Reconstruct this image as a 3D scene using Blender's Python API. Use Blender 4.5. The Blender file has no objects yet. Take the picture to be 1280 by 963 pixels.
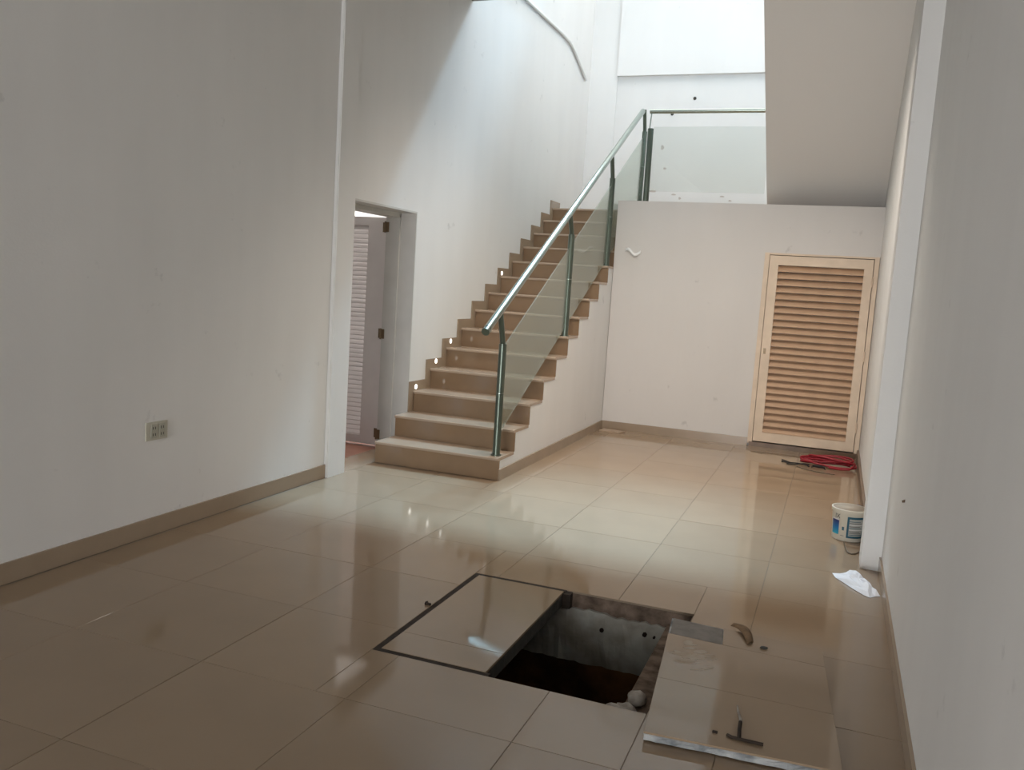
import bpy, bmesh, math, random
from mathutils import Vector, Matrix
random.seed(7)
D = bpy.data
S = bpy.context.scene
COL = S.collection

# ------------------------------------------------------------------ camera
H = 1.4484
cam = D.cameras.new('camera'); cam.sensor_width = 36.0; cam.lens = 36.0 * 1074.53 / 1280.0
cam.clip_start = 0.02; cam.clip_end = 200
co = D.objects.new('camera', cam); COL.objects.link(co)
Rv = Vector((0.93248399, 0.35566409, 0.06306081)); Uv = Vector((-0.09987805, 0.08610536, 0.99126699)); Fv = Vector((-0.34712819, 0.93063899, -0.11581491))
co.matrix_world = Matrix(((Rv.x, Uv.x, -Fv.x, 0), (Rv.y, Uv.y, -Fv.y, 0), (Rv.z, Uv.z, -Fv.z, H), (0, 0, 0, 1)))
S.camera = co

# ------------------------------------------------------------------ light
S.view_settings.view_transform = 'Standard'; S.view_settings.look = 'None'
S.view_settings.gamma = 1.0; S.view_settings.use_curve_mapping = False
S.view_settings.exposure = 0.2
W = D.worlds.new('overcast'); S.world = W; W.use_nodes = True
W.node_tree.nodes['Background'].inputs[0].default_value = (1.0, 0.965, 0.925, 1)
W.node_tree.nodes['Background'].inputs[1].default_value = 3.9
def area(name, loc, direction, sx, sy, energy, color=(1, 1, 1), spread=180):
    l = D.lights.new(name, 'AREA'); l.shape = 'RECTANGLE'; l.size = sx; l.size_y = sy; l.energy = energy; l.color = color
    o = D.objects.new(name, l); COL.objects.link(o); o.location = loc
    o.rotation_euler = Vector(direction).to_track_quat('-Z', 'Y').to_euler()
    l.spread = math.radians(spread)
    return o
# daylight arriving through the shop front behind the camera, and through the side room's window
area('front_daylight', (-1.5, -6.45, 0.95), (0, 1, 0.04), 2.7, 1.5, 245, (0.95, 0.97, 1.0))
# added warm fill lamp, unseen under the ceiling, brightening the back of the room
area('added_fill_lamp', (-1.15, 6.3, 3.85), (0, 0.10, -0.99), 1.5, 0.3, 38, (1.0, 0.88, 0.76), spread=118)
# bright patch of sky seen by the floor through the open roof of the stair well: a broad soft beam
area('sky_beam', (-2.75, 15.9, 15.9), (0.06, -0.60, -0.80), 4.6, 1.3, 7200, (0.44, 0.74, 1.0))
area('side_room_daylight', (-5.3, 7.2, 1.5), (1, 0.1, 0.1), 1.1, 1.3, 18, (1.0, 0.97, 0.95))

# ------------------------------------------------------------------ materials
def mat(name, color, rough=0.6, spec=0.5, metal=0.0, bump=0.0, bscale=60, var=0.0, vscale=3.0, rand=0.0, color2=None, emit=None):
    m = D.materials.new(name); m.use_nodes = True
    nt = m.node_tree; N = nt.nodes; L = nt.links; b = N['Principled BSDF']
    b.inputs['Roughness'].default_value = rough; b.inputs['Metallic'].default_value = metal
    b.inputs['Specular IOR Level'].default_value = spec
    b.inputs['Base Color'].default_value = (*color, 1)
    tc = N.new('ShaderNodeTexCoord')
    out = None
    if var or color2:
        n = N.new('ShaderNodeTexNoise'); n.inputs['Scale'].default_value = vscale; n.inputs['Detail'].default_value = 5
        L.new(tc.outputs['Object'], n.inputs['Vector'])
        r = N.new('ShaderNodeValToRGB'); r.color_ramp.elements[0].position = 0.35; r.color_ramp.elements[1].position = 0.65
        c2 = color2 or tuple(max(0, c * (1 - var)) for c in color)
        r.color_ramp.elements[0].color = (*c2, 1); r.color_ramp.elements[1].color = (*color, 1)
        L.new(n.outputs['Fac'], r.inputs['Fac']); out = r.outputs['Color']
    if rand:
        oi = N.new('ShaderNodeObjectInfo'); mr = N.new('ShaderNodeMapRange')
        mr.inputs['To Min'].default_value = 1 - rand; mr.inputs['To Max'].default_value = 1 + rand
        L.new(oi.outputs['Random'], mr.inputs['Value'])
        hs = N.new('ShaderNodeHueSaturation'); L.new(mr.outputs['Result'], hs.inputs['Value'])
        if out: L.new(out, hs.inputs['Color'])
        else: hs.inputs['Color'].default_value = (*color, 1)
        out = hs.outputs['Color']
    if out: L.new(out, b.inputs['Base Color'])
    if bump:
        n2 = N.new('ShaderNodeTexNoise'); n2.inputs['Scale'].default_value = bscale; n2.inputs['Detail'].default_value = 4
        L.new(tc.outputs['Object'], n2.inputs['Vector'])
        bp = N.new('ShaderNodeBump'); bp.inputs['Strength'].default_value = bump; bp.inputs['Distance'].default_value = 0.01
        L.new(n2.outputs['Fac'], bp.inputs['Height']); L.new(bp.outputs['Normal'], b.inputs['Normal'])
    if emit:
        b.inputs['Emission Color'].default_value = (*emit[0], 1); b.inputs['Emission Strength'].default_value = emit[1]
    return m

def paint(name, color, stain=0.10):
    # emulsion paint: broad patchiness, vertical dirt streaks and sparse scuffs
    m = mat(name, color, 0.75, 0.25, bump=0.06, bscale=90)
    nt = m.node_tree; N = nt.nodes; L = nt.links; b = N['Principled BSDF']; tc = [n for n in N if n.type == 'TEX_COORD'][0]
    a = N.new('ShaderNodeTexNoise'); a.inputs['Scale'].default_value = 0.9; a.inputs['Detail'].default_value = 4
    L.new(tc.outputs['Object'], a.inputs['Vector'])
    mp = N.new('ShaderNodeMapping'); mp.inputs['Scale'].default_value = (3, 3, 0.6); L.new(tc.outputs['Object'], mp.inputs['Vector'])
    s = N.new('ShaderNodeTexNoise'); s.inputs['Scale'].default_value = 1.3; s.inputs['Detail'].default_value = 5; L.new(mp.outputs['Vector'], s.inputs['Vector'])
    v = N.new('ShaderNodeTexNoise'); v.inputs['Scale'].default_value = 5.5; v.inputs['Detail'].default_value = 6; v.inputs['Roughness'].default_value = 0.6
    L.new(tc.outputs['Object'], v.inputs['Vector'])
    r1 = N.new('ShaderNodeValToRGB'); r1.color_ramp.elements[0].position = 0.3; r1.color_ramp.elements[1].position = 0.62
    mixn = N.new('ShaderNodeMath'); mixn.operation = 'ADD'; L.new(a.outputs['Fac'], mixn.inputs[0]); L.new(s.outputs['Fac'], mixn.inputs[1])
    hf = N.new('ShaderNodeMath'); hf.operation = 'MULTIPLY'; hf.inputs[1].default_value = 0.5; L.new(mixn.outputs[0], hf.inputs[0])
    L.new(hf.outputs[0], r1.inputs['Fac'])
    c = Vector(color)
    r1.color_ramp.elements[0].color = (*(c * (1 - stain * 0.7)), 1); r1.color_ramp.elements[1].color = (*c, 1)
    r2 = N.new('ShaderNodeValToRGB'); r2.color_ramp.elements[0].position = 0.26; r2.color_ramp.elements[1].position = 0.33
    r2.color_ramp.elements[0].color = (1 - stain * 2.2,) * 3 + (1,); r2.color_ramp.elements[1].color = (1, 1, 1, 1)
    L.new(v.outputs['Fac'], r2.inputs['Fac'])
    mx = N.new('ShaderNodeMix'); mx.data_type = 'RGBA'; mx.blend_type = 'MULTIPLY'; mx.inputs[0].default_value = 1
    L.new(r1.outputs['Color'], mx.inputs[6]); L.new(r2.outputs['Color'], mx.inputs[7]); L.new(mx.outputs[2], b.inputs['Base Color'])
    return m

M = {}
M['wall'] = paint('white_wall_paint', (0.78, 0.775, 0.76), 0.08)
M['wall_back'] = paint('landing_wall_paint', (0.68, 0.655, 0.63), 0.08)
M['wall_far'] = paint('stained_white_paint', (0.80, 0.80, 0.79), 0.07)
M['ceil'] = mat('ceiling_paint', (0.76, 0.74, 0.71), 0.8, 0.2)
M['tile'] = mat('polished_porcelain_tile', (0.300, 0.220, 0.148), 0.065, 0.38, var=0.06, vscale=2.2, rand=0.03)
M['grout'] = mat('tile_grout', (0.19, 0.147, 0.105), 0.9)
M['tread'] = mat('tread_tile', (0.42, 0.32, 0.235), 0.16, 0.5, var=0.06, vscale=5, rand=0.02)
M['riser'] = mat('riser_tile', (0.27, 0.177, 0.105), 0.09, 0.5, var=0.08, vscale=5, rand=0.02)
M['skirt'] = mat('skirting_tile', (0.34, 0.26, 0.185), 0.2, 0.5, var=0.08, vscale=5)
M['skirt_dark'] = mat('dirty_skirting_tile', (0.22, 0.155, 0.11), 0.4, 0.4, var=0.3, vscale=8)
M['steel'] = mat('green_tinted_steel', (0.38, 0.43, 0.39), 0.22, 0.5, metal=1.0)
M['post'] = mat('grey_green_post_steel', (0.125, 0.152, 0.125), 0.32, 0.5, metal=0.85)
M['cream'] = mat('cream_door_paint', (0.72, 0.58, 0.44), 0.45, 0.4, var=0.10, vscale=7)
M['slat'] = mat('cream_slat_paint', (0.56, 0.37, 0.24), 0.5, 0.35, var=0.08, vscale=9)
M['whitedoor'] = mat('white_door_paint', (0.80, 0.76, 0.75), 0.5, 0.35, var=0.05, vscale=6)
M['jamb'] = mat('grey_white_jamb_paint', (0.60, 0.59, 0.56), 0.55, 0.35, var=0.06, vscale=6)
M['brass'] = mat('tarnished_hinge_brass', (0.18, 0.13, 0.08), 0.4, metal=0.7)
M['terracotta'] = mat('terracotta_floor', (0.27, 0.10, 0.055), 0.5, 0.4, var=0.2, vscale=6)
M['rust'] = mat('rusty_iron', (0.034, 0.023, 0.016), 0.8, 0.3, var=0.4, vscale=25)
M['concrete'] = mat('mottled_concrete', (0.42, 0.43, 0.43), 0.9, 0.2, color2=(0.13, 0.145, 0.155), vscale=14, bump=0.5, bscale=40)
M['cement'] = mat('grey_cement_patch', (0.23, 0.215, 0.20), 0.9, 0.2, var=0.2, vscale=20, bump=0.4, bscale=50)
M['dkconc'] = mat('dark_cover_edge', (0.06, 0.057, 0.05), 0.9, 0.2, var=0.3, vscale=20, bump=0.4)
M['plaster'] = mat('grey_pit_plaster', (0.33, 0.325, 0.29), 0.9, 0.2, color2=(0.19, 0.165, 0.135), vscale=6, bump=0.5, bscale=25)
M['dirt'] = mat('brown_rebate_mortar', (0.17, 0.125, 0.095), 0.95, 0.1, color2=(0.07, 0.05, 0.037), vscale=16, bump=0.6, bscale=30)
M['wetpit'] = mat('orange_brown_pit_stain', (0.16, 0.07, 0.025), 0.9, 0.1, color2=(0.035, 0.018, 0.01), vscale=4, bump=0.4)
M['pitdark'] = mat('shade_black_pit_lining', (0.012, 0.007, 0.005), 0.9, 0.1)  # near-black colour puts the pit's deep shade into the lining
M['mortar'] = mat('pale_mortar_lump', (0.45, 0.42, 0.38), 0.95, 0.1, color2=(0.27, 0.24, 0.21), vscale=18, bump=0.6, bscale=30)
M['bucket'] = mat('white_bucket_plastic', (0.74, 0.70, 0.60), 0.4, 0.4)
M['bucket_in'] = mat('dusty_bucket_inside', (0.42, 0.36, 0.29), 0.8, 0.2)
M['teal'] = mat('teal_print', (0.008, 0.085, 0.135), 0.5)
M['greyprint'] = mat('grey_text_print', (0.40, 0.41, 0.38), 0.6)
M['darkprint'] = mat('dark_grey_print', (0.09, 0.09, 0.10), 0.5)
M['white'] = mat('white_print', (0.72, 0.72, 0.72), 0.5)
M['stain'] = mat('faint_wall_stain', (0.62, 0.57, 0.53), 0.8, 0.2, var=0.25, vscale=40)
M['paper'] = mat('crumpled_white_paper', (0.80, 0.80, 0.83), 0.8, 0.2)
M['red'] = mat('red_cable_sheath', (0.27, 0.008, 0.018), 0.45)
M['black'] = mat('black_cable_sheath', (0.010, 0.009, 0.009), 0.8)
M['wire'] = mat('brown_wire', (0.13, 0.095, 0.06), 0.5)
M['navy'] = mat('navy_cloth', (0.02, 0.03, 0.09), 0.9)
M['peel'] = mat('brown_peel', (0.17, 0.10, 0.045), 0.8, var=0.3, vscale=30)
M['ivory'] = mat('ivory_plastic', (0.52, 0.50, 0.42), 0.4)
M['ivory2'] = mat('darker_ivory_plastic', (0.42, 0.41, 0.34), 0.4)
M['shade_line'] = mat('grey_shade_line', (0.74, 0.74, 0.72), 0.6)
M['lamp'] = mat('step_light_lens', (0.9, 0.9, 0.85), 0.4, emit=((1.0, 0.97, 0.9), 2.3))
M['chrome'] = mat('chrome_ring', (0.7, 0.7, 0.7), 0.2, metal=1)
# blue print with its dark-to-cyan fade (flat print on the bucket)
def blueprint():
    m = mat('blue_fade_print', (0.02, 0.1, 0.4), 0.45); nt = m.node_tree; N = nt.nodes; L = nt.links
    tc = [n for n in N if n.type == 'TEX_COORD'][0]
    sp = N.new('ShaderNodeSeparateXYZ'); L.new(tc.outputs['Object'], sp.inputs[0])
    mr = N.new('ShaderNodeMapRange'); mr.inputs['From Min'].default_value = 0.03; mr.inputs['From Max'].default_value = 0.125; L.new(sp.outputs['Z'], mr.inputs['Value'])
    r = N.new('ShaderNodeValToRGB'); L.new(mr.outputs['Result'], r.inputs['Fac'])
    r.color_ramp.elements[0].color = (0.05, 0.42, 0.52, 1); r.color_ramp.elements[1].color = (0.01, 0.008, 0.11, 1)
    e = r.color_ramp.elements.new(0.5); e.color = (0.0, 0.16, 0.42, 1)
    L.new(r.outputs['Color'], N['Principled BSDF'].inputs['Base Color']); return m
M['blue'] = blueprint()
def glass_mat(name, tint, haze):
    m = D.materials.new(name); m.use_nodes = True; nt = m.node_tree; N = nt.nodes; L = nt.links; N.remove(N['Principled BSDF'])
    out = N['Material Output']
    t = N.new('ShaderNodeBsdfTransparent'); t.inputs[0].default_value = (*tint, 1)
    d = N.new('ShaderNodeBsdfDiffuse'); d.inputs[0].default_value = (0.55, 0.60, 0.52, 1)
    g = N.new('ShaderNodeBsdfGlossy'); g.inputs['Roughness'].default_value = 0.02
    m1 = N.new('ShaderNodeMixShader'); m1.inputs[0].default_value = haze
    L.new(t.outputs[0], m1.inputs[1]); L.new(d.outputs[0], m1.inputs[2])
    lw_ = N.new('ShaderNodeLayerWeight'); lw_.inputs[0].default_value = 0.5
    pw_ = N.new('ShaderNodeMath'); pw_.operation = 'POWER'; pw_.inputs[1].default_value = 4.0; L.new(lw_.outputs['Facing'], pw_.inputs[0])
    fr = N.new('ShaderNodeMapRange'); fr.inputs['To Min'].default_value = 0.04; fr.inputs['To Max'].default_value = 0.8; L.new(pw_.outputs[0], fr.inputs['Value'])
    m2 = N.new('ShaderNodeMixShader'); L.new(fr.outputs[0], m2.inputs[0]); L.new(m1.outputs[0], m2.inputs[1]); L.new(g.outputs[0], m2.inputs[2])
    L.new(m2.outputs[0], out.inputs[0]); return m
M['glass'] = glass_mat('green_tinted_glass', (0.885, 0.925, 0.885), 0.13)
M['glass_clear'] = glass_mat('clear_glass', (0.965, 0.98, 0.97), 0.025)

# ------------------------------------------------------------------ helpers
class MB:
    def __init__(s): s.v = []; s.f = []; s.sm = []
    def add(s, v, f, smooth=False):
        o = len(s.v); s.v += [tuple(p) for p in v]; s.f += [[i + o for i in q] for q in f]; s.sm += [smooth] * len(f); return s
    def box(s, x0, x1, y0, y1, z0, z1):
        v = [(x, y, z) for z in (z0, z1) for y in (y0, y1) for x in (x0, x1)]
        return s.add(v, [[0, 2, 3, 1], [4, 5, 7, 6], [0, 1, 5, 4], [2, 6, 7, 3], [0, 4, 6, 2], [1, 3, 7, 5]])
    def slab(s, pts, z0, z1, ch=0.0):
        # vertical prism over an xy polygon, optional chamfer round its top edge
        n = len(pts); c = (sum(p[0] for p in pts) / n, sum(p[1] for p in pts) / n)
        rings = [[(x, y, z0) for x, y in pts], [(x, y, z1 - ch) for x, y in pts]]
        if ch:
            def ins(p): 
                d = Vector((c[0] - p[0], c[1] - p[1])); return (p[0] + math.copysign(ch, d.x), p[1] + math.copysign(ch, d.y), z1)
            rings.append([ins(p) for p in pts])
        v = sum(rings, []); f = [list(range(n))[::-1]]
        for k in range(len(rings) - 1):
            for i in range(n): f.append([k * n + i, k * n + (i + 1) % n, (k + 1) * n + (i + 1) % n, (k + 1) * n + i])
        f.append([(len(rings) - 1) * n + i for i in range(n)])
        return s.add(v, f)
    def prism(s, prof, x0, x1):
        # (y, z) profile pushed along x
        n = len(prof); v = [(x0, y, z) for y, z in prof] + [(x1, y, z) for y, z in prof]
        f = [list(range(n)), [2 * n - 1 - i for i in range(n)]] + [[i, i + n, (i + 1) % n + n, (i + 1) % n] for i in range(n)]
        return s.add(v, f)
    def tube(s, pts, r, n=12, cap=True, flat=1.0):
        pts = [Vector(p) for p in pts]; rings = []; up = None
        for i, p in enumerate(pts):
            t = (pts[min(i + 1, len(pts) - 1)] - pts[max(i - 1, 0)]).normalized()
            if up is None:
                up = Vector((0, 0, 1)) if abs(t.z) < 0.9 else Vector((1, 0, 0))
            a = t.cross(up).normalized(); b = a.cross(t).normalized(); up = b
            rr = r[i] if isinstance(r, (list, tuple)) else r
            rings.append([p + a * rr * math.cos(2 * math.pi * k / n) + b * rr * flat * math.sin(2 * math.pi * k / n) for k in range(n)])
        v = sum(rings, []); f = []
        for i in range(len(rings) - 1):
            for k in range(n): f.append([i * n + k, i * n + (k + 1) % n, (i + 1) * n + (k + 1) % n, (i + 1) * n + k])
        s.add(v, f, True)
        if cap:
            s.add(rings[0], [list(range(n))[::-1]]); s.add(rings[-1], [list(range(n))])
        return s
    def disc_x(s, c, r, x1, n=14):
        # short cylinder whose axis is x
        v = [(c[0], c[1] + r * math.cos(2 * math.pi * k / n), c[2] + r * math.sin(2 * math.pi * k / n)) for k in range(n)]
        v += [(x1, y, z) for _, y, z in v]
        return s.add(v, [list(range(n))[::-1], list(range(n, 2 * n))] + [[i, (i + 1) % n, (i + 1) % n + n, i + n] for i in range(n)])
    def build(s, name, m, parent=None, org=None):
        me = D.meshes.new(name); o3 = Vector(org) if org is not None else Vector((0, 0, 0))
        me.from_pydata([Vector(p) - o3 for p in s.v], [], s.f); me.polygons.foreach_set('use_smooth', s.sm)
        bm = bmesh.new(); bm.from_mesh(me); bmesh.ops.recalc_face_normals(bm, faces=bm.faces); bm.to_mesh(me); bm.free()
        me.materials.append(m); o = D.objects.new(name, me); COL.objects.link(o); o.location = o3
        if parent is not None:
            o.parent = parent; o.location = o3 - wloc(parent)
        return o
def wloc(o):
    v = o.location.copy()
    while o.parent: o = o.parent; v = v + o.location
    return v
def tag(o, label, cat, group=None):
    o['label'] = label; o['category'] = cat
    if group: o['group'] = group
    return o
def thing(name, loc, label, cat, group=None):
    o = D.objects.new(name, None); COL.objects.link(o); o.location = loc; o.empty_display_size = 0.1
    return tag(o, label, cat, group)
def struct(o): o['kind'] = 'structure'; return o
def holder(name, loc=(0, 0, 0)):
    o = D.objects.new(name, None); COL.objects.link(o); o.location = loc; return struct(o)

# ------------------------------------------------------------------ dimensions (metres, fitted to the photograph)
XL, XR = -3.292, -2.240            # stair well: left wall, open side
Y1, T, R = 5.8174, 0.3059, 0.1698  # first riser, going, rise
YW, ZL = 8.786, 2.377              # front of the landing, landing level
XN, XP, XA = -3.316, 0.3515, 0.305 # near left wall, near right wall, alcove right wall
YF, ZR = 11.0, 7.8                # far wall, roof level
CE, CZ = 7.224, 3.905              # ceiling edge and height
YB = -6.5                          # shop front behind the camera
PX0, PX1, PY0, PY1 = -1.575, -0.485, 2.845, 3.880   # opening of the pit

# ------------------------------------------------------------------ setting: floor with its tiles
fl = MB()
for r in ((-3.55, PX0, YB, YF), (PX1, 0.36, YB, YF), (PX0, PX1, YB, PY0), (PX0, PX1, PY1, YF)):
    fl.box(r[0], r[1], r[2], r[3], -0.12, -0.0022)
floor = struct(fl.build('floor', M['grout']))
def minus(rects, h):
    out = []
    for a0, a1, b0, b1 in rects:
        if h[1] <= a0 or h[0] >= a1 or h[3] <= b0 or h[2] >= b1: out.append((a0, a1, b0, b1)); continue
        if a0 < h[0]: out.append((a0, h[0], b0, b1))
        if a1 > h[1]: out.append((h[1], a1, b0, b1))
        m0, m1 = max(a0, h[0]), min(a1, h[1])
        if b0 < h[2]: out.append((m0, m1, b0, h[2]))
        if b1 > h[3]: out.append((m0, m1, h[3], b1))
    return out
TX, TY, TS = -3.2912, 2.4546, 0.6127
G = 0.0010
def put_tile(x0, x1, y0, y1):
    if x1 - x0 < 0.02 or y1 - y0 < 0.02: return
    dz = random.uniform(-0.0004, 0.0004)
    c = ((x0 + x1) / 2, (y0 + y1) / 2, 0)
    MB().slab([(x0 + G, y0 + G), (x1 - G, y0 + G), (x1 - G, y1 - G), (x0 + G, y1 - G)], -0.008, dz, 0.0007).build('tile', M['tile'], floor, c)
for i in range(6):
    for j in range(-7, 11):
        x0, x1 = TX + i * TS, min(TX + (i + 1) * TS, XP)
        y0, y1 = max(TY + j * TS, YB), min(TY + (j + 1) * TS, YW)
        if y1 <= y0: continue
        rs = minus([(x0, x1, y0, y1)], (PX0, PX1, PY0, PY1))
        rs = minus(rs, (XL - 0.1, XR, Y1 + 0.02, YW + 1))
        for q in rs: put_tile(*q)
put_tile(-3.55, -3.2912, 5.40, 6.36)

# ------------------------------------------------------------------ setting: walls
wl = MB()
wl.box(XN - 0.25, XN, YB, 5.17, 0, CZ)                       # near wall
wl.box(XL - 0.26, XL, 5.17, 5.40, 0, CZ)                     # behind the pilaster
wl.box(XL - 0.26, XL, 5.40, 6.36, 1.985, CZ)                 # over the doorway
struct(wl.build('wall_left', M['wall']))
struct(MB().box(XL - 0.26, XL, 6.36, YF + 0.2, 0, CZ).build('wall_left', M['wall']))       # beside the stairs
struct(MB().box(XL - 0.26, XL, 4.6, YF + 0.2, CZ, ZR).build('wall_left', M['wall']))       # upper storey
struct(MB().box(XL, -3.285, 5.175, 5.395, 0.0, CZ).box(XN, XL, 5.175, 5.2, 0, CZ).build('trim_1', M['wall']))           # left pilaster
wr = MB()
wr.box(XP, XP + 0.25, YB, 5.12, 0, CZ)
struct(wr.build('wall_right', M['wall']))
struct(MB().box(XA, XP + 0.25, 5.12, YF + 0.2, 0, CZ).build('wall_right', M['wall']))
struct(MB().box(XP, XP + 0.25, 4.6, YF + 0.2, CZ, ZR).build('wall_right', M['wall']))
struct(MB().box(0.247, XP, 5.07, 5.30, 0.0, CZ).build('trim_2', M['wall']))             # right pilaster
# landing front wall with the louvred door's opening
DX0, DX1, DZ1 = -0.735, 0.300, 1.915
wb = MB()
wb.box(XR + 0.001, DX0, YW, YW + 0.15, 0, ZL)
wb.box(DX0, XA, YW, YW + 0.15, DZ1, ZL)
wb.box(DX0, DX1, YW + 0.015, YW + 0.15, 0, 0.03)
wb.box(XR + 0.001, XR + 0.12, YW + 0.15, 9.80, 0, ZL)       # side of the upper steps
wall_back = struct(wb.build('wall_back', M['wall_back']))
# landing
struct(MB().box(XR + 0.10, XP, YW + 0.14, YF + 0.1, ZL - 0.16, ZL - 0.002).box(XL, XR + 0.11, Y1 + 13 * T + 0.03, YF + 0.1, ZL - 0.16, ZL - 0.002).build('landing', M['tread']))
# far wall: upper part stands proud of the lower, corner pier at the left
wf = MB()
wf.box(XL, XP, YF, YF + 0.2, 0, ZR)
wf.box(-2.93, XP, YF - 0.055, YF, 4.155, ZR)
wf.box(XL, -2.93, YF - 0.02, YF, ZL - 0.1, ZR)
wall_far = struct(wf.build('wall_far', M['wall_far']))
struct(MB().box(XN - 0.25, XP + 0.25, YB - 0.2, YB, 2.75, CZ).box(XN - 0.25, -2.9, YB - 0.2, YB, 0, 2.75).box(0.0, XP + 0.25, YB - 0.2, YB, 0, 2.75).build('wall_front', M['wall']))
# ceiling of the near room, the roof over the upper floor behind it and that floor's back wall
FX = -0.800
SL = 0.700
Y0 = 9.25                            # foot of the upper flight, back on the landing
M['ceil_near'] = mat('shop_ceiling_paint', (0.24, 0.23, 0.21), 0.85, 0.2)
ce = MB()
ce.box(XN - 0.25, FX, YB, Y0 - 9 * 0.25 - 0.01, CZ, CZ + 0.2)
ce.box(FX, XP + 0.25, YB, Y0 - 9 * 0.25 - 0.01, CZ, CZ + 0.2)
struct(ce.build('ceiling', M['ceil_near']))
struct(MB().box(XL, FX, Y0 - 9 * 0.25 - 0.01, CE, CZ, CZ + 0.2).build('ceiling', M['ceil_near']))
struct(MB().box(XL - 0.26, XP + 0.25, 4.4, 7.5, ZR, ZR + 0.15).build('ceiling_roof', M['ceil']))
struct(MB().box(XL - 0.26, XP + 0.25, 4.4, 4.6, CZ + 0.2, ZR).build('wall_upper', M['wall']))

# upper flight: its sloping soffit runs from the landing front up towards the camera
prof = [(Y0, ZL - 0.02), (Y0, ZL + 0.18)]
n = 9
for k in range(n):
    y = Y0 - k * 0.25; z = ZL + 0.18 + k * 0.1763
    prof += [(y, z + 0.1763), (y - 0.25, z + 0.1763)]
yend = Y0 - n * 0.25
prof += [(yend, ZL + (Y0 - yend) * SL)]
prof = [(Y0, ZL + 0.001)] + prof[1:]
uf = MB().prism(prof, FX + 0.001, XA - 0.001)
tag(uf.build('upper_stair_flight', M['ceil']), 'plastered white underside of the upper stair flight sloping over the louvred door', 'staircase')

# baseboards
struct(MB().box(XN, XN + 0.012, YB, 5.172, 0, 0.095).build('baseboard_left', M['skirt']))
struct(MB().box(XR + 0.012, DX0, YW - 0.012, YW, 0, 0.085).build('baseboard_back', M['skirt']))
struct(MB().box(XP - 0.012, XP, YB, 5.07, 0, 0.08).build('baseboard_right', M['skirt']))
struct(MB().box(XA - 0.02, XA, 5.30, YW, 0, 0.085).build('baseboard_alcove', M['skirt_dark']))
struct(MB().box(XR, XR + 0.012, Y1 + 0.015, YW - 0.012, 0, 0.085).build('baseboard_stairs', M['skirt']))

# side room seen through the open doorway
sr = MB()
sr.box(-5.6, -5.4, 4.0, 8.0, 0, 0.7); sr.box(-5.6, -5.4, 4.0, 6.6, 0.7, 2.7); sr.box(-5.6, -5.4, 7.8, 8.0, 0.7, 2.7); sr.box(-5.6, -5.4, 6.6, 7.8, 2.2, 2.7)
sr.box(-5.6, -3.552, 8.0, 8.15, 0, 2.7); sr.box(-5.6, -3.566, 3.85, 4.0, 0, 2.7); sr.box(-5.6, -3.552, 4.0, 8.0, 2.6, 2.7)
struct(sr.build('wall_side_room', M['wall']))
struct(MB().box(-5.6, -3.55, 4.0, 8.0, -0.12, -0.002).build('floor_side_room', M['terracotta']))

# ------------------------------------------------------------------ door_1: louvred door under the landing
d1 = holder('door_1', (-0.21, YW, 0))
fr = MB()
fr.box(DX0, -0.690, YW - 0.006, YW + 0.09, 0.03, DZ1); fr.box(0.258, DX1, YW - 0.006, YW + 0.09, 0.03, DZ1); fr.box(-0.690, 0.258, YW - 0.002, YW + 0.09, 1.897, DZ1)
fr.build('door_frame', M['cream'], d1)
lf = MB()
LX0, LX1, LZ0, LZ1 = -0.685, 0.252, 0.060, 1.890
IX0, IX1, IZ0, IZ1 = -0.600, 0.174, 0.150, 1.800
yl0, yl1 = YW - 0.012, YW + 0.030
lf.box(LX0, IX0, yl0, yl1, LZ0, LZ1); lf.box(IX1, LX1, yl0, yl1, LZ0, LZ1)
lf.box(IX0, IX1, yl0, yl1, LZ0, IZ0); lf.box(IX0, IX1, yl0, yl1, IZ1, LZ1)
leaf = lf.build('door_leaf', M['cream'], d1)
ns = 25; sp = (IZ1 - IZ0) / ns
sv = MB()
yc = (yl0 + yl1) / 2
prof = [(yl0 + 0.003, -0.031), (yl0 + 0.003, -0.019), (yl1 + 0.006, 0.030), (yl1 + 0.006, 0.020)]
sv.prism(prof, IX0 - 0.004, IX1 + 0.004)
base = sv.build('slat', M['slat'], leaf, (0, 0, 0))
for k in range(ns):
    o = base if k == 0 else base.copy()
    if k: COL.objects.link(o)
    o.parent = leaf; o.location = Vector((0, 0, IZ0 + sp * (k + 0.5))) - wloc(leaf)
for z in (0.30, 0.98, 1.68):
    MB().tube([(0.256, yl0 - 0.004, z - 0.05), (0.256, yl0 - 0.004, z + 0.05)], 0.007, 8).build('hinge', M['cream'], d1, (0.256, yl0, z))
kh = MB(); kh.box(-0.664, -0.640, yl0 - 0.004, yl0, 0.93, 0.985); kh.tube([(-0.652, yl0 - 0.004, 0.958), (-0.652, yl0 - 0.018, 0.958)], 0.006, 8)
kh.build('lock', M['brass'], leaf)
struct(MB().box(-0.72, XA - 0.02, YW - 0.014, YW + 0.012, 0.0, 0.048).build('trim_3', M['skirt_dark']))   # worn threshold strip

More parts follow.
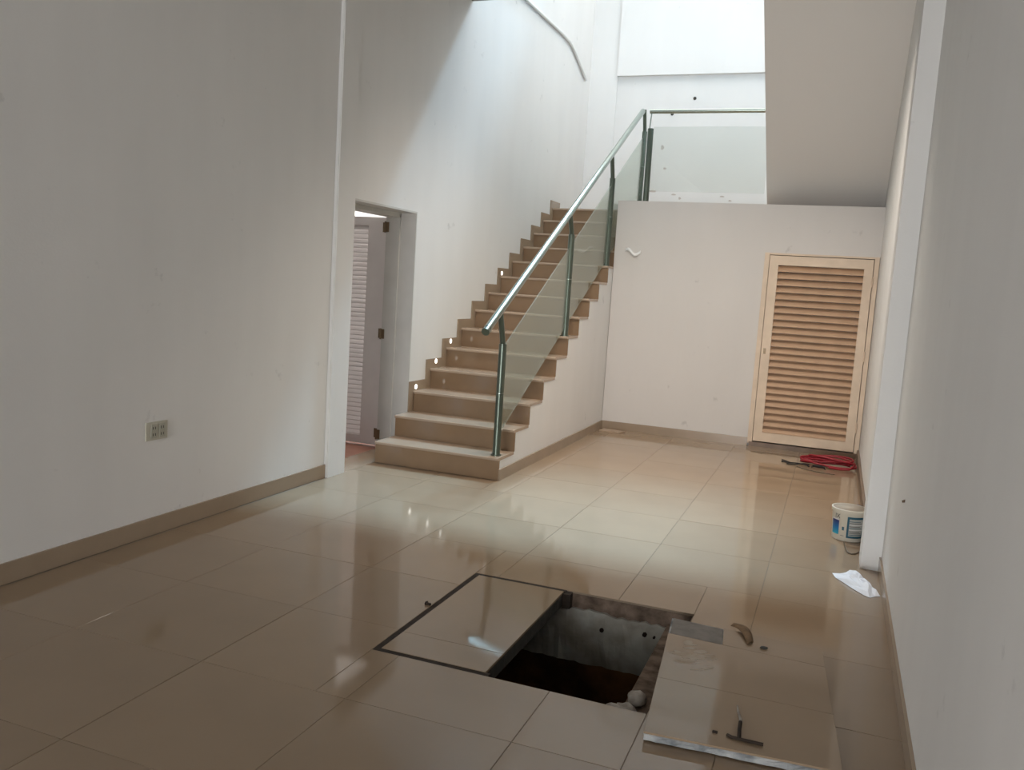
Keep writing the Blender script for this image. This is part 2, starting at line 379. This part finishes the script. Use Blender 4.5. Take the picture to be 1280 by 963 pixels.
# ------------------------------------------------------------------ door_2: open louvred door in the left wall
d2 = holder('door_2', (-3.42, 5.88, 0))
jf = MB()
jf.box(-3.555, -3.430, 6.335, 6.362, 0, 1.96); jf.box(-3.430, XL + 0.004, 6.352, 6.3625, 0, 1.985)
jf.box(-3.555, -3.430, 5.398, 6.362, 1.935, 1.986); jf.box(-3.430, XL + 0.003, 5.398, 6.36, 1.972, 1.9865)
jf.box(-3.555, -3.430, 5.398, 5.425, 0, 1.96)
jf.build('door_frame', M['jamb'], d2)
LD0, LD1 = 6.385, 6.420      # leaf thickness along y; it stands open at a right angle into the side room
l2 = MB()
ax0, ax1 = -4.40, -3.575
bx0, bx1 = -4.225, -3.750
l2.box(ax0, bx0, LD0, LD1, 0.015, 1.935); l2.box(bx1, ax1, LD0, LD1, 0.015, 1.935)
l2.box(bx0, bx1, LD0, LD1, 0.015, 0.085); l2.box(bx0, bx1, LD0, LD1, 1.865, 1.935)
leaf2 = l2.build('door_leaf', M['whitedoor'], d2)
ns2 = 46; sp2 = (1.865 - 0.085) / ns2
sv = MB().prism([(LD0 + 0.004, -0.018), (LD0 + 0.004, -0.010), (LD1 - 0.004, 0.024), (LD1 - 0.004, 0.016)], bx0 - 0.003, bx1 + 0.003)
base2 = sv.build('slat', M['whitedoor'], leaf2, (0, 0, 0))
for k in range(ns2):
    o = base2 if k == 0 else base2.copy()
    if k: COL.objects.link(o)
    o.parent = leaf2; o.location = Vector((0, 0, 0.085 + sp2 * (k + 0.5))) - wloc(leaf2)
for z in (0.12, 0.972, 1.854):
    h = MB(); h.box(-3.612, -3.566, LD0 - 0.003, LD0, z - 0.04, z + 0.04); h.box(-3.560, -3.528, 6.330, 6.335, z - 0.04, z + 0.04)
    h.box(-3.566, -3.558, 6.333, LD0, z - 0.04, z + 0.04)
    h.tube([(-3.563, 6.336, z - 0.045), (-3.563, 6.336, z + 0.045)], 0.009, 8)
    h.build('hinge', M['brass'], d2, (-3.57, 6.36, z))

# ------------------------------------------------------------------ staircase
st = thing('staircase', (-2.77, Y1, 0), 'beige tiled staircase rising along the white wall past the open doorway', 'staircase')
prof = [(Y1 + 0.03, 0.0)]
for k in range(13):
    prof += [(Y1 + k * T + 0.03, (k + 1) * R - 0.022), (Y1 + (k + 1) * T + 0.03, (k + 1) * R - 0.022)]
prof += [(Y1 + 13 * T + 0.03, 0.0)]
MB().prism(prof, XL + 0.013, XR - 0.004).build('stair_body', M['wall'], st)
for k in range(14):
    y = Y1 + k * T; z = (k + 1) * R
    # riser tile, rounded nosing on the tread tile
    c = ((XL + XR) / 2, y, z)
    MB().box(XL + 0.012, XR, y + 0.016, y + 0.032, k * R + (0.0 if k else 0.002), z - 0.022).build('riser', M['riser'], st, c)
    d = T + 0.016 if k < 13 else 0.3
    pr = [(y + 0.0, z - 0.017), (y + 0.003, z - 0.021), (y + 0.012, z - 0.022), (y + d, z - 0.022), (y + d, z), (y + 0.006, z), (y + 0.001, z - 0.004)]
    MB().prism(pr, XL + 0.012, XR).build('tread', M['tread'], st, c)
sk = {}
for k in range(2, 14):
    y = Y1 + k * T - 0.072; z = (k + 1) * R
    y2 = y + T if k < 13 else y + T + 0.03
    pts = [(y, z - R), (y2, z - R), (y2, z + 0.082), (y, z + 0.082)]
    sk[k] = MB().prism(pts, XL, XL + 0.011).build('skirting', M['skirt'], st, (XL, y, z))
for k, y, z in ((2, 6.476, 0.537), (3, 6.841, 0.733), (4, 7.128, 0.899), (8, 8.288, 1.555)):
    # recessed step light in the skirting
    a = MB().disc_x((XL + 0.011, y, z + 0.004), 0.021, XL + 0.0135).build('step_light', M['lamp'], sk[k], (XL + 0.011, y, z))
    a['label'] = 'lit round step light'

# ------------------------------------------------------------------ stair railing
XP0 = XR - 0.060
rl = thing('stair_railing', (XP0, 5.92, R), 'sloping steel handrail with green posts and tinted glass climbing beside the steps', 'railing')
ys = [5.920, 7.446, 8.722, 10.0]
zs = [R, 6 * R, 10 * R, 14 * R]
zk = [1.010, 1.925, 2.590, 3.290]     # where each post is kinked towards the rail
def rz(y): return 1.118 + (y - 5.585) * 0.5575
ra, rb2 = (XP0, 5.572, rz(5.572)), (XP0, 9.83, rz(9.83))
hr = MB().tube([ra, rb2], 0.0285, 16).build('handrail', M['steel'], rl)
MB().tube([(XP0, 5.60, rz(5.60)), (XP0, 5.612, rz(5.612))], 0.0305, 16).build('end_collar', M['steel'], hr)
MB().tube([(XP0, 5.566, rz(5.566)), (XP0, 5.573, rz(5.573))], 0.030, 16).build('end_cap', M['post'], hr)
for y, z0, z1 in zip(ys, zs, zk):
    pm = MB()
    pm.tube([(XP0, y, z0), (XP0, y, z1)], 0.029, 14)
    po = pm.build('post', M['post'], rl, (XP0, y, z0))
    yt = y - 0.088; 
    MB().tube([(XP0, y, z1 - 0.01), (XP0, y - 0.012, z1 + 0.03), (XP0, yt, rz(yt) - 0.012)], 0.021, 10).build('bracket', M['post'], po)
    MB().tube([(XP0, y, z0), (XP0, y, z0 + 0.008)], 0.04, 16).build('base_plate', M['post'], po)
    MB().tube([(XP0, y, z0 + 0.56 * (z1 - z0)), (XP0, y, z0 + 0.565 * (z1 - z0))], 0.0297, 14).build('joint_ring', M['steel'], po)
def pane(y0, y1, parent, zt0, zt1, zb0, zb1):
    t = 0.005
    v = [(XP0 - t, y0, zb0), (XP0 - t, y1, zb1), (XP0 - t, y1, zt1), (XP0 - t, y0, zt0)]
    v += [(x + 2 * t, y, z) for x, y, z in v]
    return MB().add(v, [[0, 1, 2, 3], [7, 6, 5, 4], [0, 4, 5, 1], [1, 5, 6, 2], [2, 6, 7, 3], [3, 7, 4, 0]]).build('glass_panel', M['glass'], parent)
gs = 0.556
for a, b in ((0, 1), (1, 2), (2, 3)):
    y0, y1 = ys[a] + 0.028, ys[b] - 0.028
    zt = lambda y: 1.005 + (y - 5.97) * 0.5565
    zb = lambda y: max(0.342 + (y - 5.97) * 0.5205, 0)
    pane(y0, y1, rl, zt(y0), zt(y1), zb(y0), zb(y1))

# landing railing
lr = thing('landing_railing', (-1.97, YW + 0.05, ZL), 'level green handrail with one clear glass panel along the landing edge', 'railing')
YL = YW + 0.05
MB().tube([(-1.992, YL, 3.274), (XA - 0.01, YL, 3.274)], 0.022, 14).build('handrail', M['steel'], lr)
pp = MB().tube([(-1.967, YL, ZL), (-1.972, YL, 3.105)], 0.030, 14).build('post', M['post'], lr)
MB().tube([(-1.985, YL, 3.10), (-1.975, YL, 3.255)], 0.006, 8).build('rail_rod', M['steel'], pp)
MB().box(-1.940, FX - 0.004, YL - 0.005, YL + 0.005, 2.483, 3.122).build('glass_panel', M['glass_clear'], lr)
for x in ():
    MB().tube([(x, YL, 3.12), (x, YL, 3.255)], 0.005, 8).build('rail_rod', M['steel'], lr)
    MB().box(x - 0.02, x + 0.02, YL - 0.008, YL + 0.008, ZL - 0.002, 2.49).build('glass_clamp', M['glass'], lr)

# ------------------------------------------------------------------ wall fittings
so_ = thing('wall_outlet', (XN, 3.546, 0.565), 'ivory double power outlet low on the near white wall', 'outlet')
MB().box(XN, XN + 0.008, 3.470, 3.622, 0.515, 0.612).build('cover_plate', M['ivory'], so_)
for y in (3.522, 3.580):
    s_ = MB().box(XN + 0.008, XN + 0.0125, y - 0.021, y + 0.021, 0.527, 0.600).build('socket', M['ivory2'], so_, (XN, y, 0.56))
    for z in (0.545, 0.58):
        MB().box(XN + 0.012, XN + 0.0132, y - 0.010, y - 0.006, z - 0.007, z + 0.007).box(XN + 0.012, XN + 0.0132, y + 0.006, y + 0.010, z - 0.007, z + 0.007).build('slot', M['black'], s_)
cd = MB()  # added tube that draws a soft line of shading on the wall
pts = [(XL + 0.019, 7.30, 4.315), (XL + 0.019, 8.6, 4.318), (XL + 0.019, 9.7, 4.330), (XL + 0.019, 10.0, 4.318), (XL + 0.019, 10.16, 4.275), (XL + 0.019, 10.45, 4.175), (XL + 0.019, 10.74, 4.066)]
cd.tube(pts, 0.017, 8)
tag(cd.build('shade_line', M['shade_line']), 'grey tube drawing a bent line of shade high on the white stairwell wall', 'shade_line')
def peel_strip(x0, x1, z, y):
    v = []; f = []; n = 14
    for i in range(n + 1):
        t = i / n; x = x0 + (x1 - x0) * t
        zz = z + 0.022 * math.sin(t * 6.6 + 0.4) - 0.02 * t
        d = 0.003 + 0.022 * abs(math.sin(t * 3.14))
        v += [(x, y - 0.001, zz + 0.018), (x, y - d, zz - 0.006), (x, y - d * 0.8, zz - 0.016)]
    for i in range(n):
        for k in range(2): f.append([i * 3 + k, i * 3 + 3 + k, i * 3 + 4 + k, i * 3 + 1 + k])
    return MB().add(v, f, True)
pk = peel_strip(-2.125, -1.965, 1.865, YW).build('paint_flake', M['wall'])
sol = pk.modifiers.new('thickness', 'SOLIDIFY'); sol.thickness = 0.0015
tag(pk, 'curled flake of paint peeling from the white landing wall', 'paint flake')
# anchors left in the far and right walls
for x, z in ((-1.935, 3.875), (-2.20, 3.69)):
    MB().tube([(x, YF + 0.002, z), (x, YF - 0.012, z)], [0.022, 0.018], 8).build('wall_plug', M['dkconc'], wall_far, (x, YF, z))
for x, z, a, b in ((-2.37, 2.735, 0.055, 0.012), (-2.10, 2.70, 0.03, 0.010), (-2.02, 2.655, 0.016, 0.016), (-1.50, 2.69, 0.028, 0.010), (-1.40, 2.64, 0.02, 0.01), (-2.29, 3.28, 0.02, 0.03), (-2.24, 3.02, 0.02, 0.015)):
    # dried drips and plaster marks left on the far wall above the landing
    MB().add([(x + a * math.cos(t) * (1 + 0.3 * math.sin(3 * t + a * 90)), YF - 0.0012, z + b * math.sin(t)) for t in [k * math.pi / 5 for k in range(10)]], [list(range(10))]).build('stain', M['stain'], wall_far, (x, YF, z))
nh = MB().tube([(XP + 0.002, 4.10, 0.612), (XP - 0.012, 4.10, 0.607)], [0.007, 0.005], 8)
tag(nh.build('wall_nail', M['dirt']), 'small rusty nail sticking out of the near side wall above the paper', 'nail')

# ------------------------------------------------------------------ pit
pit = thing('floor_pit', (-1.0, 3.36, -0.1), 'open rectangular pit in the tiled floor with rough grey plaster sides', 'pit')
BX0, BX1, BY0, BY1 = PX0 + 0.02, -0.60, PY0 + 0.012, PY1 - 0.03
# rebate: brown mortar faces under the tiles and the ledges the covers rest on
def ragged_face(y, x0, x1, zt, zb, seed, n=40, thick=0.03, amp=0.012):
    rnd = random.Random(seed); v = []; f = []
    a = 0
    for i in range(n + 1):
        a = 0.6 * a + rnd.uniform(-amp, amp)
        x = x0 + (x1 - x0) * i / n; z = zt + a; yy = y + rnd.uniform(-0.004, 0.004)
        v += [(x, y + thick, z + 0.006), (x, yy, z), (x, yy + 0.004, z - 0.03), (x, y + rnd.uniform(-0.006, 0.006), (zt + zb) / 2), (x, y + rnd.uniform(-0.004, 0.008), zb + rnd.uniform(-0.004, 0.004))]
    for i in range(n):
        for k in range(4): f.append([i * 5 + k, i * 5 + 5 + k, i * 5 + 6 + k, i * 5 + 1 + k])
    return MB().add(v, f)
rb_ = MB()
rb_.box(PX0, PX1, PY1 - 0.006, PY1 + 0.03, -0.13, -0.010)
rb_.box(PX0 - 0.03, PX0 + 0.004, PY0, PY1, -0.13, -0.010)
rb_.box(PX1 - 0.006, PX1 + 0.03, PY0, PY1, -0.13, -0.010)
rb_.box(PX0, PX1, PY0 - 0.03, PY0 + 0.004, -0.13, -0.012)
rb_.box(PX1 - 0.115, PX1, PY0, PY1, -0.13, -0.068)
rb_.build('rebate', M['dirt'], pit)
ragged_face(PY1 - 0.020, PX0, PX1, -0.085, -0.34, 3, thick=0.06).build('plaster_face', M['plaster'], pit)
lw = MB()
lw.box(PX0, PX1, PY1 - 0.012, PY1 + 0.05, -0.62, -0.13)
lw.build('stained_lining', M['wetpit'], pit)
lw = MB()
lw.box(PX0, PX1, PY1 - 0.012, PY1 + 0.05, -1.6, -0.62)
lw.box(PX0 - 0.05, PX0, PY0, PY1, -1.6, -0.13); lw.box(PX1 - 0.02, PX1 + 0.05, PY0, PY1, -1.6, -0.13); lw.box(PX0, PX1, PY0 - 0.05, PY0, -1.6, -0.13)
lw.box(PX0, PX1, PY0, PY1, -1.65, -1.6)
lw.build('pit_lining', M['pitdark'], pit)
for x, z in ((-0.905, -0.155), (-0.700, -0.135), (-0.655, -0.14), (-0.60, -0.19)):
    MB().tube([(x, PY1 - 0.010, z), (x, PY1 - 0.027, z)], 0.011 if x < -0.66 else 0.006, 8).build('peg_hole', M['pitdark'], pit, (x, PY1, z))
def lump(c, r, seed):
    rnd = random.Random(seed); bm = bmesh.new(); bmesh.ops.create_icosphere(bm, subdivisions=2, radius=1)
    for v in bm.verts:
        k = 1 + rnd.uniform(-0.16, 0.16); v.co = Vector((v.co.x * r[0] * k, v.co.y * r[1] * k, v.co.z * r[2] * k)) + Vector(c)
    m = MB(); m.v = [tuple(v.co) for v in bm.verts]; m.f = [[x.index for x in f.verts] for f in bm.faces]; m.sm = [True] * len(m.f); bm.free(); return m
for c, r in (((-0.583, 2.955, -0.070), (0.045, 0.045, 0.035)), ((-0.562, 3.045, -0.055), (0.035, 0.050, 0.03)), ((-0.600, 2.860, -0.014), (0.040, 0.018, 0.016)), ((-0.545, 2.90, -0.06), (0.03, 0.03, 0.02))):
    lump(c, r, int(abs(c[1]) * 1000)).build('mortar_lump', M['mortar'], pit, c)
# angle-iron frame round the cover that is still in place
fm = MB(); w = 0.024
fm.box(PX0, PX0 + w, PY0, PY1, -0.05, -0.0015)
fm.box(PX0 + w, -1.095, PY1 - w, PY1, -0.05, -0.0015)
fm.box(PX0 + w, -1.085, PY0, PY0 + w + 0.004, -0.05, -0.0015)
fm.box(-1.105, -1.065, PY1 - 0.045, PY1, -0.075, -0.006)
fm.build('iron_frame', M['rust'], pit)

pc = thing('pit_cover', (-1.33, 3.36, -0.06), 'tiled pit cover still lying flush in its dark iron frame', 'pit cover')
CX0, CX1, CY0, CY1 = PX0 + w + 0.002, -1.105, PY0 + w + 0.006, PY1 - w - 0.002
MB().box(CX0, CX1, CY0, CY1, -0.068, -0.010).build('slab', M['dkconc'], pc)
for a, b in ((CY0, 3.055), (3.057, CY1)):
    MB().slab([(CX0, a), (CX1, a), (CX1, b), (CX0, b)], -0.011, 0.0, 0.001).build('tile', M['tile'], pc, ((CX0 + CX1) / 2, (a + b) / 2, 0))
tag(MB().tube([(-1.60, 3.372, 0.004), (-1.578, 3.366, 0.006)], 0.006, 8).tube([(-1.598, 3.3715, 0.004), (-1.603, 3.373, 0.004)], 0.011, 6).build('bolt', M['rust']), 'rusty bolt lying on the tiles against the iron frame', 'bolt')

rc = thing('pit_cover', (-0.2, 3.16, 0), 'tiled pit cover dragged aside with rusty handle and chipped concrete edge', 'pit cover')
ZT = 0.036
TLc, TRc, BLc, BRc = (-0.556, 3.700), (0.072, 3.655), (-0.458, 2.655), (0.150, 2.700)
# concrete slab with a rough near edge
def lerp(a, b, t): return tuple(p + (q - p) * t for p, q in zip(a, b))
sl = []
rnd = random.Random(5)
N_ = 30
near = [lerp(BLc, BRc, i / N_) for i in range(N_ + 1)]
v = []; f = []
for i, p in enumerate(near):
    for z, j in ((0.006, 0.004), (0.014, 0.010), (0.022, 0.008), (ZT - 0.006, 0.0)):
        dy = 0.0 if j == 0 else rnd.uniform(0.0, j)
        v.append((p[0], p[1] + dy, z))
    q = lerp(TLc, TRc, i / N_)
    v += [(q[0], q[1], ZT - 0.006), (q[0], q[1], 0.0015)]
for i in range(N_):
    for k in range(6): f.append([i * 6 + k, i * 6 + 6 + k, i * 6 + 6 + (k + 1) % 6, i * 6 + (k + 1) % 6])
f.append(list(range(6))); f.append([N_ * 6 + k for k in range(6)][::-1])
slabm = MB().add(v, f).build('slab', M['concrete'], rc)
def quad(u0, u1, w0, w1):   # u across, w from near edge to far edge
    P = lambda u, w: lerp(lerp(BLc, BRc, u), lerp(TLc, TRc, u), w)
    return [P(u0, w0), P(u1, w0), P(u1, w1), P(u0, w1)]
pu, pw = 0.36, 0.82
MB().slab(quad(0.0, 1.0, 0.0, 0.40), ZT - 0.007, ZT, 0.0008).build('tile', M['tile'], rc)
MB().slab(quad(0.0, 1.0, 0.4015, pw), ZT - 0.007, ZT, 0.0008).build('tile', M['tile'], rc)
MB().slab(quad(pu, 1.0, pw + 0.0015, 1.0), ZT - 0.007, ZT, 0.0008).build('tile', M['tile'], rc)
MB().slab(quad(0.012, pu - 0.004, pw + 0.004, 0.995), ZT - 0.007, ZT - 0.0015).build('cement_patch', M['cement'], rc)
P = lambda xy, z=ZT: (xy[0], xy[1], z)
hb = MB().tube([(-0.204, 2.752, ZT + 0.005), (-0.188, 2.742, ZT + 0.006), (-0.150, 2.741, ZT + 0.006), (-0.090, 2.742, ZT + 0.006)], 0.0055, 8)
hb.tube([(-0.165, 2.742, ZT + 0.005), (-0.171, 2.800, ZT + 0.009), (-0.173, 2.850, ZT + 0.010)], 0.006, 8)
hb.build('lifting_handle', M['rust'], rc)
MB().tube([(-0.172, 2.852, ZT + 0.008), (-0.176, 2.88, ZT + 0.006), (-0.189, 2.935, ZT + 0.003), (-0.197, 2.985, ZT + 0.001)], [0.006, 0.005, 0.004, 0.002], 8).build('handle_tip', M['mortar'], rc)
MB().box(-0.252, -0.236, 2.752, 2.760, ZT, ZT + 0.006).build('handle_stub', M['rust'], rc)
# dusty smear of dry mortar on this cover
sm = MB()
for i in range(34):
    a = rnd.uniform(0, 6.28); c = (-0.415 + max(-0.06, min(0.08, rnd.gauss(0, 0.045))), 3.31 + rnd.gauss(0, 0.055)); r1, r2 = rnd.uniform(0.010, 0.036), rnd.uniform(0.010, 0.026)
    sm.slab([(c[0] + r1 * math.cos(t) * rnd.uniform(0.7, 1.1), c[1] + r2 * math.sin(t + a * 0.2) * rnd.uniform(0.7, 1.1)) for t in [k * 2 * math.pi / 9 for k in range(9)]], ZT, ZT + 0.0003 + i * 0.00001)
so2 = sm.build('mortar_smear', mat('dry_mortar_dust', (0.42, 0.37, 0.31), 0.8, 0.2, color2=(0.33, 0.265, 0.20), vscale=22), rc); so2['kind'] = 'stuff'

# brown curl and crumb by the far edge of the loose cover
pe = MB(); v = []; f = []
for i in range(9):
    t = i / 8; p = (-0.295 + 0.085 * t + 0.01 * math.sin(t * 3), 3.735 - 0.17 * t ** 1.6); w2 = 0.017 + 0.006 * math.sin(t * 3.1)
    z = ZT + 0.004 + 0.008 * math.sin(t * math.pi)
    v += [(p[0] - w2 * 0.6, p[1] - w2, z), (p[0], p[1], z + 0.008), (p[0] + w2 * 0.6, p[1] + w2, z)]
for i in range(8):
    for k in range(2): f.append([i * 3 + k, i * 3 + 3 + k, i * 3 + 4 + k, i * 3 + 1 + k])
pe.add(v, f, True); po = pe.build('bark_curl', M['peel']); s3 = po.modifiers.new('thickness', 'SOLIDIFY'); s3.thickness = 0.003; s3.offset = 0
tag(po, 'brown curled strip of debris on the far edge of the loose cover', 'debris')
tag(lump((-0.152, 3.545, ZT + 0.005), (0.016, 0.009, 0.006), 9).build('mortar_crumb', M['dkconc']), 'grey mortar crumb lying on the loose cover beyond the handle', 'crumb')

# ------------------------------------------------------------------ bucket
BX, BY = 0.183, 5.690
bk = thing('bucket', (BX, BY, 0.0), 'white plastic paint bucket with blue label standing behind the pilaster', 'bucket')
def lathe(prof, c, n=40):
    v = []; f = []
    for r, z in prof: v += [(c[0] + r * math.cos(2 * math.pi * k / n), c[1] + r * math.sin(2 * math.pi * k / n), c[2] + z) for k in range(n)]
    for i in range(len(prof) - 1):
        for k in range(n): f.append([i * n + k, i * n + (k + 1) % n, (i + 1) * n + (k + 1) % n, (i + 1) * n + k])
    f.append(list(range(n))[::-1]); f.append([(len(prof) - 1) * n + k for k in range(n)])
    return MB().add(v, f, True)
def rad(z): return 0.092 + 0.010 * z / 0.21
lathe([(0.086, 0.0), (0.092, 0.004), (rad(0.175), 0.175), (0.106, 0.177), (0.106, 0.193), (0.108, 0.195), (0.108, 0.200), (0.100, 0.200)], (BX, BY, 0.0)).build('bucket_body', M['bucket'], bk)
lathe([(0.084, 0.17), (0.1, 0.2005)], (BX, BY, 0.0)).build('bucket_inside', M['bucket_in'], bk)
# bucket mouth: dark inner bowl sits just under the rim
def patch(name, a0, a1, z0, z1, m, off, parent, n=10):
    v = []; f = []
    for i in range(n + 1):
        a = math.radians(a0 + (a1 - a0) * i / n)
        for z in (z0, z1): v.append((BX + (rad(z) + off) * math.cos(a), BY + (rad(z) + off) * math.sin(a), z))
    for i in range(n): f.append([2 * i, 2 * i + 2, 2 * i + 3, 2 * i + 1])
    return MB().add(v, f, True).build(name, m, parent, (BX, BY, 0))
lab = patch('label', 200, 235, 0.038, 0.128, M['blue'], 0.0008, bk)
patch('label_panel', 264, 330, 0.026, 0.160, M['teal'], 0.0008, bk)
patch('label_text_area', 271, 323, 0.039, 0.147, M['greyprint'], 0.0014, bk)
for i in range(9):
    patch('text_line', 272, 322 - (i % 3) * 5, 0.046 + i * 0.0105, 0.0495 + i * 0.0105, M['teal'] if i % 4 == 0 else M['darkprint'] if i % 3 else M['white'], 0.0018, bk, 6)
patch('label_mark', 247, 255, 0.070, 0.092, M['teal'], 0.0008, bk, 4)
patch('label_mark', 242, 256, 0.034, 0.037, M['darkprint'], 0.0008, bk, 4)
patch('label_highlight', 200, 233, 0.128, 0.137, M['white'], 0.0009, bk, 6)
# swoosh over the blue print's lower corner
v = []
fc = D.curves.new('label_letters', 'FONT'); fc.body = 'IX'; fc.size = 0.040; fc.extrude = 0
fo = D.objects.new('label_letters', fc); COL.objects.link(fo); bpy.context.view_layer.update()
me = D.meshes.new_from_object(fo.evaluated_get(bpy.context.evaluated_depsgraph_get())); D.objects.remove(fo)
vv = [(BX + (rad(0.15) + 0.0012) * math.cos(math.radians(216) + p.co.x / 0.1), BY + (rad(0.15) + 0.0012) * math.sin(math.radians(216) + p.co.x / 0.1), 0.141 + p.co.y) for p in me.vertices]
MB().add(vv, [list(q.vertices) for q in me.polygons]).build('label_letters', M['darkprint'], bk, (BX, BY, 0))
# wire bail hanging down in front
bl = []
for k in range(13):
    t = k / 12; a = math.radians(235 + 95 * t)
    bl.append((BX + (0.112 + 0.085 * math.sin(t * math.pi)) * math.cos(a) + 0.02, BY + (0.112 + 0.085 * math.sin(t * math.pi)) * math.sin(a), max(0.004, 0.19 - 0.30 * math.sin(t * math.pi) ** 0.7)))
rgx = [(0.165, 5.565, 0.006), (0.170, 5.50, 0.0045), (0.178, 5.40, 0.0045), (0.186, 5.345, 0.0045), (0.205, 5.325, 0.0045), (0.228, 5.345, 0.0045), (0.243, 5.39, 0.0045), (0.262, 5.42, 0.0045)]
tag(MB().tube(rgx, 0.0042, 8).build('bent_wire', M['wire']), 'bent brown wire on the floor in front of the bucket', 'wire')
# navy scrap behind the bucket
v = []; f = []
for i in range(7):
    for j in range(5):
        v.append((0.235 + 0.05 * i / 6, 6.10 + 0.10 * j / 4, 0.085 + 0.03 * math.sin(i * 1.1 + j) * (0.3 + 0.7 * math.sin(j * 0.8)) - 0.08 * (i % 2) * 0.3))
tag(lump((0.262, 6.40, 0.036), (0.022, 0.07, 0.035), 21).build('navy_cloth', M['navy']), 'small navy cloth scrap between bucket and skirting', 'cloth')

# ------------------------------------------------------------------ crumpled paper
pp_ = []
out = [(0.103, 4.885), (0.150, 4.905), (0.180, 4.945), (0.215, 4.97), (0.250, 4.90), (0.275, 4.82), (0.300, 4.735), (0.323, 4.665), (0.335, 4.615), (0.310, 4.60), (0.285, 4.565), (0.255, 4.590), (0.205, 4.665), (0.160, 4.745), (0.120, 4.81)]
cx = (sum(p[0] for p in out) / len(out), sum(p[1] for p in out) / len(out))
rnd = random.Random(11); v = []; f = []; n = len(out); K = 5
for k in range(K + 1):
    t = k / K
    for i, p in enumerate(out):
        h = 0.002 if k == K else 0.008 + 0.030 * (1 - t ** 2) + rnd.uniform(-0.009, 0.010)
        v.append((cx[0] + (p[0] - cx[0]) * t, cx[1] + (p[1] - cx[1]) * t, max(0.0018, h if k else 0.034)))
for k in range(K):
    for i in range(n):
        a, b = k * n + i, k * n + (i + 1) % n
        f.append([a, b, b + n, a + n] if k else [a, b + n, a + n])
pa = MB().add(v, f).build('crumpled_paper', M['paper'])
tag(pa, 'crumpled sheet of white paper on the floor before the bucket', 'paper')

# ------------------------------------------------------------------ cables by the louvred door
rnd = random.Random(4)
rc_ = MB()
for k in range(7):
    ax, ay = 0.235 - 0.012 * k + rnd.uniform(-0.03, 0.03), 0.085 + rnd.uniform(-0.03, 0.03)
    ccx, ccy = 0.02 + rnd.uniform(-0.03, 0.05), 8.20 + rnd.uniform(-0.06, 0.05)
    ph = rnd.uniform(0, 6.28); tl = rnd.uniform(-0.25, 0.05)
    pts = []
    for i in range(33):
        a = 2 * math.pi * i / 32 * 0.97 + ph
        x = ax * math.cos(a); y = ay * math.sin(a)
        X = ccx + x; Yv = ccy + y + tl * x
        pts.append((min(X, XA - 0.035), min(Yv, YW - 0.03), 0.010 + 0.011 * k * 0.8 + 0.010 * (1 + math.sin(2 * a + k))))
    rc_.tube(pts, 0.0085, 8)
rc_.tube([(0.05, 8.05, 0.012), (0.14, 7.98, 0.02), (0.215, 7.97, 0.03), (0.25, 8.05, 0.05), (0.26, 8.2, 0.05)], 0.0085, 8)
tag(rc_.build('red_cable', M['red']), 'loose coil of red cable on the floor below the louvred door', 'cable')
bc_ = MB()
for pts in ([(-0.36, 8.11, 0.006), (-0.30, 8.08, 0.008), (-0.22, 8.085, 0.012), (-0.14, 8.06, 0.008), (-0.12, 8.02, 0.006)],
            [(-0.31, 8.03, 0.006), (-0.24, 8.02, 0.01), (-0.18, 8.03, 0.02), (-0.12, 8.04, 0.016)],
            [(-0.10, 7.98, 0.01), (-0.05, 8.0, 0.022), (0.0, 7.98, 0.018), (0.02, 7.97, 0.006)],
            [(-0.36, 8.20, 0.006), (-0.33, 8.16, 0.008), (-0.29, 8.11, 0.006)]):
    bc_.tube(pts, 0.005, 8)
bc_.tube([(-0.09, 7.985, 0.02), (-0.02, 7.985, 0.024), (0.015, 7.975, 0.02)], [0.008, 0.014, 0.008], 8)
tag(bc_.build('black_cable', M['black']), 'short tangled black cable ends beside the red coil', 'cable')
tag(MB().tube([(-0.22, 7.96, 0.004), (-0.14, 7.87, 0.005), (-0.03, 7.81, 0.004), (0.05, 7.80, 0.004), (0.10, 7.79, 0.004)], 0.004, 6).build('thin_wire', M['wire']), 'thin brown wire in a shallow arc before the red cable', 'wire')

# loose sliver of tile in the far corner of the floor
lt = MB().slab([(-2.205, 8.575), (-1.985, 8.555), (-1.955, 8.690), (-2.190, 8.715)], 0.0008, 0.014, 0.0015)
tag(lt.build('loose_tile', M['tread']), 'loose offcut of beige tile in the corner beside the stairs', 'tile')
